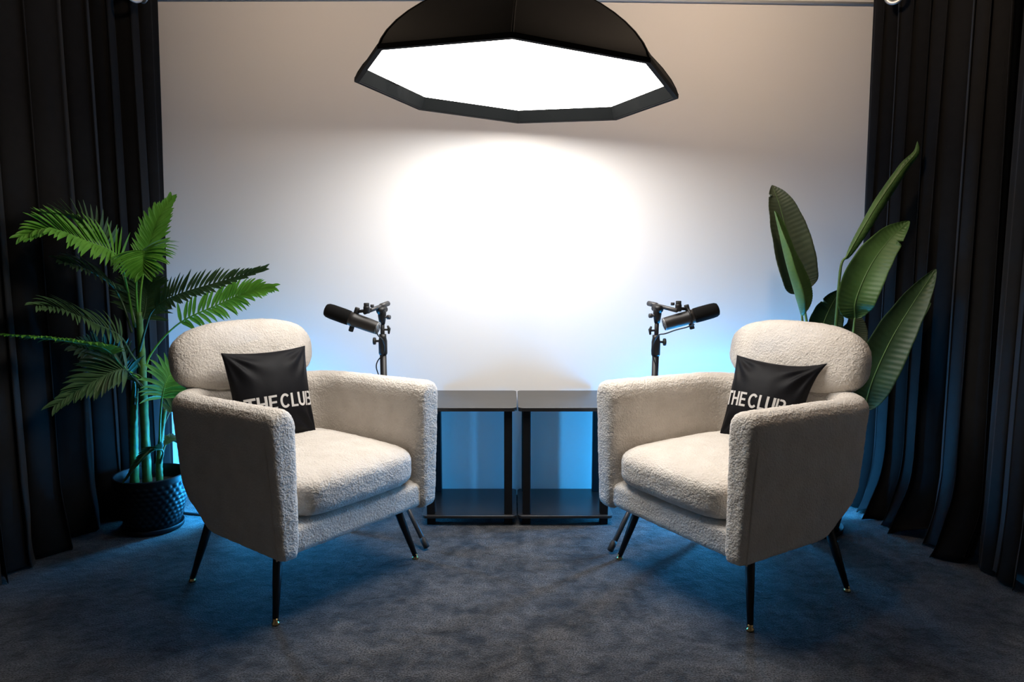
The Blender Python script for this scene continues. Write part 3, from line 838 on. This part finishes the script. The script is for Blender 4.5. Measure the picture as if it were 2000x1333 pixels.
# ------------------------------------------------------------------ the broad-leaved plant
BC = Vector((1.325, 3.055, 0))
bird = thing('broad_leaved_plant', 'tall plant with broad paddle leaves in a black pot behind the right armchair', 'plant', BC)
dimpled_pot(bird, .118, .150, .25, .20, False)
def big_leaf(pts, wd, nrm, fold, mat, veins=30, wshape=.75, edge=.0, split=None, twist=0.0, wl=1.0, wr=1.0):
    O = BC; n = 200; m = 10
    P = crom([Vector(p)-O for p in pts], n); N0 = Vector(nrm).normalized()
    bm = bmesh.new(); rows = []
    for i in range(n+1):
        t = i/n; tg = (P[min(i+1, n)]-P[max(i-1, 0)]).normalized()
        N = Matrix.Rotation(twist*t, 3, tg) @ N0
        s = tg.cross(N).normalized(); up = s.cross(tg).normalized()
        w_ = wd*(math.sin(math.pi*min(1, (t**wshape)*.985+.012)))**.72
        row = []
        for j in range(-m, m+1):
            x = j/m; k = wl if x < 0 else wr
            ww = w_*k
            rag = 1 + (.05*noise.noise(Vector((t*9, x*2, wd*40))) if abs(x) > .8 else 0)
            ax_ = abs(x)
            cut = 0
            if split:
                for (ts, sg) in split:
                    if sg*x > 0: cut = max(cut, max(0, 1-abs(t - .10*ax_ - ts)/.018)*max(0, ax_-.55)/.45)
            lat = s*x*ww*rag*math.cos(fold*ax_)*(1-.6*cut) + up*ax_*ww*math.sin(fold*ax_) - tg*ww*.10*ax_
            rip = up*(.0006*math.sin((t*veins - ax_*1.2)*2*math.pi))*min(1, ax_*3)
            wav = up*.010*noise.noise(Vector((t*4+wd*10, x*.8, 3)))*ax_
            row.append(bm.verts.new(P[i] + lat + rip + wav))
        rows.append(row)
    for a, b in zip(rows, rows[1:]):
        for j in range(2*m): bm.faces.new((a[j], a[j+1], b[j+1], b[j]))
    o = obj('leaf', bm, mat, bird); o.modifiers.new('thick', 'SOLIDIFY').thickness = .0008
    bm = bmesh.new(); tube(bm, P[:int(n*.97)], [.0042*(1-.8*i/n) for i in range(int(n*.97))], 6); obj('midrib', bm, M_petiole, o)
    return o
def petiole(pts, r0=.0075, r1=.0045): stem(bird, pts, r0, r1, M_petiole, 'stalk')
base = lambda dx, dy=0: Vector((BC.x+dx, BC.y+dy, .19))
# a: tall dull leaf seen from behind
big_leaf([at(1565, 572, 3.16), at(1556, 540, 3.16), at(1538, 460, 3.17), at(1522, 400, 3.19), at(1508, 362, 3.22)], .098, (.15, -1, .1), .30, M_bird_back, split=[(.78, -1)])
petiole([base(-.03), at(1590, 760, 3.12), at(1577, 640, 3.15), at(1565, 570, 3.16)])
# b: folded leaf in front of it with a light rim
big_leaf([at(1566, 616, 3.08), at(1552, 570, 3.07), at(1532, 500, 3.07), at(1513, 412, 3.09)], .082, (.82, -.55, .05), .75, M_bird, wl=.85)
petiole([base(-.04, -.03), at(1585, 780, 3.07), at(1572, 680, 3.07), at(1566, 614, 3.08)])
# c: very tall narrow leaf seen edge on
big_leaf([at(1651, 506, 3.05), at(1680, 455, 3.05), at(1716, 395, 3.05), at(1758, 335, 3.05), at(1787, 300, 3.05), at(1792, 276, 3.05)], .034, (.72, .42, .50), .75, M_bird, twist=.25)
petiole([base(.0), at(1622, 760, 3.05), at(1632, 640, 3.05), at(1640, 540, 3.05), at(1645, 512, 3.05), at(1653, 503, 3.05)])
# d: large light leaf
big_leaf([at(1670, 622, 2.99), at(1672, 585, 2.97), at(1700, 520, 2.96), at(1740, 465, 2.96), at(1776, 432, 2.97)], .082, (-.25, -.85, .45), .35, M_bird, split=[(.66, 1)])
petiole([base(.03), at(1640, 780, 3.02), at(1662, 680, 2.99), at(1670, 620, 2.99)])
# e: large dark leaf low on the right
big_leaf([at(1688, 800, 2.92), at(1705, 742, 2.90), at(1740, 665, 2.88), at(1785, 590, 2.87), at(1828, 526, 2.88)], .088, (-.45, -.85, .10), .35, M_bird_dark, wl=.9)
petiole([base(.06, -.05), at(1652, 900, 2.96), at(1672, 850, 2.93), at(1690, 797, 2.92)])
# f, g, h: dark leaves behind
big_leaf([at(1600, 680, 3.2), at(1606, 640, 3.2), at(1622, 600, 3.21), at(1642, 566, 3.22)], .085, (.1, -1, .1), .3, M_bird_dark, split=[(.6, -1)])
petiole([base(-.01, .05), at(1600, 780, 3.18), at(1600, 680, 3.2)])
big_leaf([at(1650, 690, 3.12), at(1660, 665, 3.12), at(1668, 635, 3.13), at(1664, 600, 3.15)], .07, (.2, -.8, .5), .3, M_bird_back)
petiole([base(.02, .05), at(1640, 790, 3.1), at(1650, 690, 3.12)])
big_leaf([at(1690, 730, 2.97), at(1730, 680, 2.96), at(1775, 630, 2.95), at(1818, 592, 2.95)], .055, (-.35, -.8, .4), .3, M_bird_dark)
petiole([base(.05, .02), at(1650, 830, 3.0), at(1690, 728, 2.97)])

# ------------------------------------------------------------------ blue LED tubes standing behind the chairs
def led(label, x, y, z0, z1, mat, a0=238):
    t = thing('led_tube_light', label, 'light', (x, y, 0), 0, 'blue led tube lights')
    bm = bmesh.new(); lathe(bm, [(0, 0), (.05, 0), (.05, .012), (.014, .018), (.014, z0), (0, z0)], 24); obj('stand', bm, M_metal_blk, t)
    bm = bmesh.new(); tube(bm, [(0, 0, z0), (0, 0, z1)], .014, 16); obj('tube', bm, mat, t)
    bm = bmesh.new()                       # added unseen shield, blocks direct light towards the room
    prof = [(math.cos(R(a)), math.sin(R(a))) for a in range(a0, 303, 8)]
    lo = [bm.verts.new((.030*c, .030*s, z0-.01)) for c, s in prof]; hi = [bm.verts.new((.030*c, .030*s, z1+.01)) for c, s in prof]
    for k in range(len(prof)-1): bm.faces.new((lo[k], lo[k+1], hi[k+1], hi[k]))
    o = obj('added_shield', bm, M_housing, t); o.modifiers.new('thick', 'SOLIDIFY').thickness = .003
    return t
led('blue led tube hidden behind the armchair by the palm', -1.30, 3.17, .06, .34, M_led_left, 222)
led('blue led tube hidden behind the armchair by the broad-leaved plant', 1.12, 3.22, .06, .36, M_led_right)
